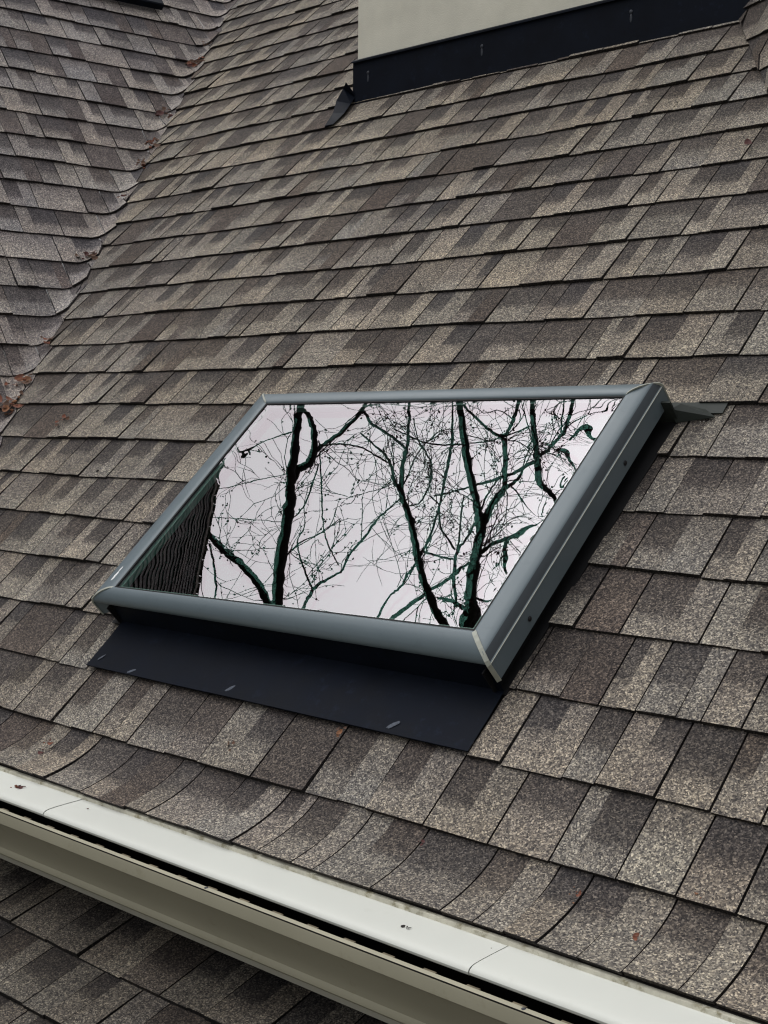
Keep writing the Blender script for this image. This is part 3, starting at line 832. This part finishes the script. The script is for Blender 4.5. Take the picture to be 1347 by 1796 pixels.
for x in (-.55 + .18, .30, .93):
    mb = MB(); mb.blob((x, -.1480, .0030), .0036, (1, 1, .35), sub=2); mb.build("screw", M_NAIL, gut)

# ---------------------------------------------------------------- metal strip lying on the left slope
mb = MB()
def P_ls(h, s, n): return VP0 + LH * h + LS * s + LN * n
mb.sweep([(3.568, .016), (3.568, .044), (3.574, .048), (3.606, .048), (3.612, .044), (3.612, .016)], .9, 2.09, lambda x, p: P_ls(x, p[0] - .01 * (2.09 - x), p[1]))
top(mb, "metal_strip", M_FLASH, "black metal strip lying across the shingles at the top left corner", "metal strip", origin=P_ls(1.5, 3.56, .016))

# ---------------------------------------------------------------- fallen leaves and buds
def litter(name, pos, nrm, size, mats, seed, n, label, cat, stem=False):
    rnd = random.Random(seed)
    mb = MB()
    q = Vector(nrm).to_track_quat('Z', 'Y').to_matrix()
    for i in range(n):
        off = q @ Vector((rnd.gauss(0, 1) * size * .45, rnd.gauss(0, 1) * size * .45, rnd.uniform(0, size * .25)))
        r = size * rnd.uniform(.18, .38)
        if rnd.random() < .55 or (n == 1 and size > .03):      # curled leaf scrap
            rt = q @ Matrix.Rotation(rnd.uniform(0, 6.28), 3, 'Z') @ Matrix.Rotation(rnd.uniform(-.7, .7), 3, 'X')
            m_ = 5
            for a in range(m_):
                x0, x1 = -1 + 2 * a / m_, -1 + 2 * (a + 1) / m_
                w0, w1 = .55 * math.sqrt(max(0, 1 - x0 * x0)), .55 * math.sqrt(max(0, 1 - x1 * x1))
                z0, z1 = .5 * x0 * x0, .5 * x1 * x1
                c = Vector(pos) + off
                L_ = [(x0, -w0, z0 + .25 * w0), (x1, -w1, z1 + .25 * w1), (x1, 0, z1), (x0, 0, z0), ]
                R_ = [(x0, 0, z0), (x1, 0, z1), (x1, w1, z1 + .25 * w1), (x0, w0, z0 + .25 * w0)]
                for qd in (L_, R_):
                    mb.face([c + rt @ (Vector(p_) * r * 1.3) for p_ in qd], mi=i % len(mats))
        else:
            k0 = len(mb.f)
            mb.blob(Vector(pos) + off, r * .55, (1, .7, .6), q, jit=.3, rnd=rnd)
            for z_ in range(k0, len(mb.f)): mb.mi[z_] = i % len(mats)
    if stem:
        a = Vector(pos); b = a + q @ Vector((size * 1.0, size * .35, size * .2))
        k0 = len(mb.f); mb.tube([a, (a + b) / 2 + q @ Vector((0, size * .2, 0)), b], [size * .07, size * .06, size * .05], 5)
    return top(mb, name, mats, label, cat, origin=pos)
def on_valley(v, du): return P_flat(VK * v + VC + du, v, .014)
rust, brown, orange, maroon, black, pale = LEAFCOL
UPV = (MN + LN).normalized()
vl = [(1.12, .03, .05, 26, [orange, rust, brown], "heap of orange and rust leaf litter lowest in the valley at the left edge"),
      (1.25, .02, .045, 22, [rust, orange, brown], "clump of orange brown leaf litter in the valley just above the lowest heap"),
      (1.44, .05, .03, 9, [brown, rust], "small brown leaf scrap in the valley above the two orange heaps"),
      (1.93, .02, .04, 10, [brown, maroon], "thin patch of dull brown litter midway up the valley"),
      (2.32, .03, .03, 8, [maroon, rust], "dark red bud cluster in the valley above the dull brown patch"),
      (2.56, .03, .04, 10, [brown, rust], "tan brown leaf curl in the upper half of the valley"),
      (2.72, .04, .045, 12, [rust, brown], "rust coloured leaf clump in the valley between the tan curl and the wide brown patch"),
      (2.96, .00, .055, 12, [brown, maroon], "wide patch of brown litter in the upper valley"),
      (3.42, .00, .06, 16, [rust, brown, maroon], "large rust leaf heap high in the valley left of the stucco wall"),
      (3.62, .01, .04, 6, [brown], "few pale brown flakes just above the high rust heap"),
      (4.15, .05, .05, 8, [orange, brown], "pinkish leaf scraps at the very top of the valley")]
for i, (v, du, sz, n, ms, lb) in enumerate(vl):
    litter("leaf_litter", on_valley(v, du), UPV, sz * .85, ms, 100 + i, n, lb, "leaves")
mn = tuple(MN)
sc = [(-1.468, 1.063, .012, .030, 8, [rust, brown], "reddish seed cluster on the shingles left of the skylight frame"),
      (-.448, .083, .022, .022, 6, [rust, maroon], "small red bud cluster on the lowest shingle row near the left edge"),
      (.867, .096, .022, .014, 6, [orange, rust], "orange bud on the lowest shingles right of the gutter guard seam"),
      (.989, .059, .026, .011, 4, [rust], "small rust bud on the lowest shingles nearest the bottom right corner"),
      (.364, 2.04, .012, .060, 1, [maroon], "dark red leaf on the shingles near the upper right edge"),
      (.565, .108, .022, .010, 4, [maroon], "tiny maroon bud on the lowest shingles left of the orange bud"),
      (.03, .20, .012, .014, 4, [brown], "brown fleck on the shingle row right below the apron flashing"),
      (.27, .275, .014, .015, 4, [brown, orange], "orange brown fleck at the edge of the apron flashing"),
      (-1.083, .86, .012, .014, 3, [black], "black seed on the shingles halfway down the skylight's left side"),
      (-.40, 1.60, .012, .012, 3, [black], "tiny black seed on the shingles above the skylight"),
      (1.036, .15, .012, .010, 3, [orange], "yellowish bud in a shingle joint near the lower right"),
      (.64, 1.092, .012, .008, 2, [pale], "white chip on the shingle below the head flashing")]
for i, (u, v, n_, sz, k, ms, lb) in enumerate(sc):
    litter("fallen_leaf" if i == 4 else "bud_cluster" if i else "seed_cluster", P_main(u, v, n_ - (.004 if v < .13 else -.003)), mn, sz, ms, 200 + i, k, lb, "debris")
gz = (0, -.1, 1)
for i, (x, y, z_, sz, k, ms, lb, st) in enumerate([
    (-.362, -.075, .0215, .016, 8, [maroon, rust], "red stalked bud cluster on the white gutter guard at the left edge", True),
    (-.136, -.07, .0215, .007, 1, [maroon], "dark speck on the gutter guard right of the left seam", False),
    (.672, -.085, .0210, .008, 3, [black], "black seed with a thin stalk on the white gutter guard", True),
    (.80, -.06, .0215, .006, 1, [pale], "faint grey fleck on the gutter guard beside the right seam", False)]):
    litter("bud_cluster", (x, y, z_), gz, sz, ms, 300 + i, k, lb, "debris", stem=st)

# ---------------------------------------------------------------- trees seen in the glass
def smooth_line(l, n=5):
    pts = [Vector(p[:3]) for p in l]; rd = [p[3] for p in l]
    op, orr = [], []
    for i in range(len(pts) - 1):
        p0, p1, p2, p3 = pts[max(i - 1, 0)], pts[i], pts[i + 1], pts[min(i + 2, len(pts) - 1)]
        for k in range(n):
            t = k / n
            q = .5 * ((2 * p1) + (p2 - p0) * t + (2 * p0 - 5 * p1 + 4 * p2 - p3) * t * t + (-p0 + 3 * p1 - 3 * p2 + p3) * t ** 3)
            op.append(q); orr.append(rd[i] + (rd[i + 1] - rd[i]) * t)
    op.append(pts[-1]); orr.append(rd[-1])
    return op, orr
VIEW = Vector((-.676, -.03, .736))
def tree(name, limbs, roots, label, seed, twig_n):
    rnd = random.Random(seed)
    base = roots[0][0]
    t = empty(name, base[:3], label, "tree", "bare trees reflected in the skylight glass")
    mb = MB(); tw = MB(); bd = MB()
    for l in roots:
        p, r = smooth_line(l, 6); mb.tube(p, r, 10)
    nodes = []
    for l in limbs:
        p, r = smooth_line(l, 6)
        for i in range(1, len(p) - 1):
            p[i] = p[i] + Vector((rnd.gauss(0, 1), rnd.gauss(0, 1), rnd.gauss(0, 1))) * (.003 + r[i] * .07)
            r[i] *= rnd.uniform(.90, 1.12)
        (mb if max(r) > .022 else tw).tube(p, r, 8)
        for i in range(len(p) - 1): nodes.append((p[i], (p[i + 1] - p[i]).normalized(), r[i]))
    def twig(p, d, L, r, lev):
        n = max(4, int(L / .10))
        pts, rs = [p], [r]
        for i in range(n):
            d = (d + Vector((rnd.gauss(0, .22), rnd.gauss(0, .22), rnd.gauss(0, .22))) + Vector((0, 0, .04))).normalized()
            p = p + d * (L / n)
            pts.append(p); rs.append(max(.0032, r * (1 - .6 * (i + 1) / n)))
            if lev < 2 and rnd.random() < (.38 if lev == 0 else .25):
                ax = Vector((rnd.gauss(0, 1), rnd.gauss(0, 1), rnd.gauss(0, 1))).normalized()
                nd_ = (d + (ax - d * ax.dot(d)) * rnd.uniform(.5, 1.0)).normalized()
                twig(p, nd_, L * rnd.uniform(.3, .6), max(.0035, r * .6), lev + 1)
            if rnd.random() < .26:
                bd.blob(p + Vector((rnd.gauss(0, .012), rnd.gauss(0, .012), rnd.gauss(0, .012))), rnd.uniform(.008, .015), (1, 1, 1.1), jit=.3, rnd=rnd, sub=1)
                if rnd.random() < .3: bd.blob(p + Vector((rnd.gauss(0, .03), rnd.gauss(0, .03), rnd.gauss(0, .03))), rnd.uniform(.008, .014), jit=.3, rnd=rnd, sub=1)
        tw.tube(pts, rs, 4, cap=False)
    for _ in range(twig_n):
        p, d, r = rnd.choice(nodes)
        ax = Vector((rnd.gauss(0, 1), rnd.gauss(0, 1), rnd.gauss(0, 1))).normalized()
        nd_ = (d * rnd.uniform(.1, 1.0) + (ax - d * ax.dot(d)) * rnd.uniform(.5, 1.1)).normalized()
        twig(p, nd_, rnd.uniform(.5, 1.6), min(.011, r * .5) * rnd.uniform(.5, 1), 0)
    for _ in range(int(twig_n * .9)):      # fine outer twigs without buds
        p, d, r = rnd.choice(nodes)
        ax = Vector((rnd.gauss(0, 1), rnd.gauss(0, 1), rnd.gauss(0, 1))).normalized()
        d = (d * .6 + ax).normalized()
        q = p + VIEW * rnd.uniform(.2, 3.0)
        pts = [q]
        for i in range(9):
            d = (d + Vector((rnd.gauss(0, .2), rnd.gauss(0, .2), rnd.gauss(0, .2)))).normalized()
            q = q + d * .17; pts.append(q)
            if rnd.random() < .4:
                d2 = (d + Vector((rnd.gauss(0, .7), rnd.gauss(0, .7), rnd.gauss(0, .7)))).normalized()
                tw.tube([q, q + d2 * .2, q + d2 * .38 + Vector((0, 0, .05))], [.0034, .003, .0025], 4, cap=False)
        tw.tube(pts, [.0046 - .00022 * i for i in range(10)], 4, cap=False)
    mb.build("trunk", M_BARK, t, smooth=True)
    c = tw.build("crown", M_TWIG, t, smooth=True)
    bd.build("bud", M_BUD, c)
    c.children[0]["kind"] = "stuff"
a0 = LIMBS_a[0][0]; a4 = LIMBS_a[4][0]; b2 = LIMBS_b[2][0]; b0 = LIMBS_b[0][0]; b6 = LIMBS_b[6][0]
tree("bare_tree", LIMBS_a, [
    [(-10.2, -4.4, -3.5, .26), (-10.2, -4.3, -.5, .21), (-10.1, -4.0, 3.0, .18), (-9.8, -3.3, 6.2, .14), (-9.4, -2.2, 8.2, .09), a0],
    [(-9.4, -2.2, 8.2, .06), (-9.2, -1.7, 8.6, .055), a4],
    [(-9.4, -2.2, 8.2, .04), (-8.6, -1.6, 9.0, .025), LIMBS_a[5][0]]],
    "bare slim limbed tree in the glass, its forked limb beside the dark corner", 71, 24)
tree("bare_tree", LIMBS_b, [
    [(-9.5, -6.0, -3.5, .36), (-9.4, -5.9, .5, .31), (-9.2, -5.5, 5.0, .27), (-8.7, -4.6, 8.8, .22), (-8.1, -3.2, 11.0, .15), b2],
    [(-8.1, -3.2, 11.0, .09), (-8.0, -2.6, 11.2, .075), b0],
    [(-8.1, -3.2, 11.0, .09), (-7.0, -2.0, 12.4, .07), b6]],
    "bare thick limbed budding tree filling the right half of the glass reflection", 83, 72)

# ---------------------------------------------------------------- ground
mb = MB()
mb.face([(-400, -400, -3.52), (400, -400, -3.52), (400, 400, -3.52), (-400, 400, -3.52)])
g = mb.build("ground", M_GROUND); tag(g, "dull winter lawn below the house", None, kind="structure")
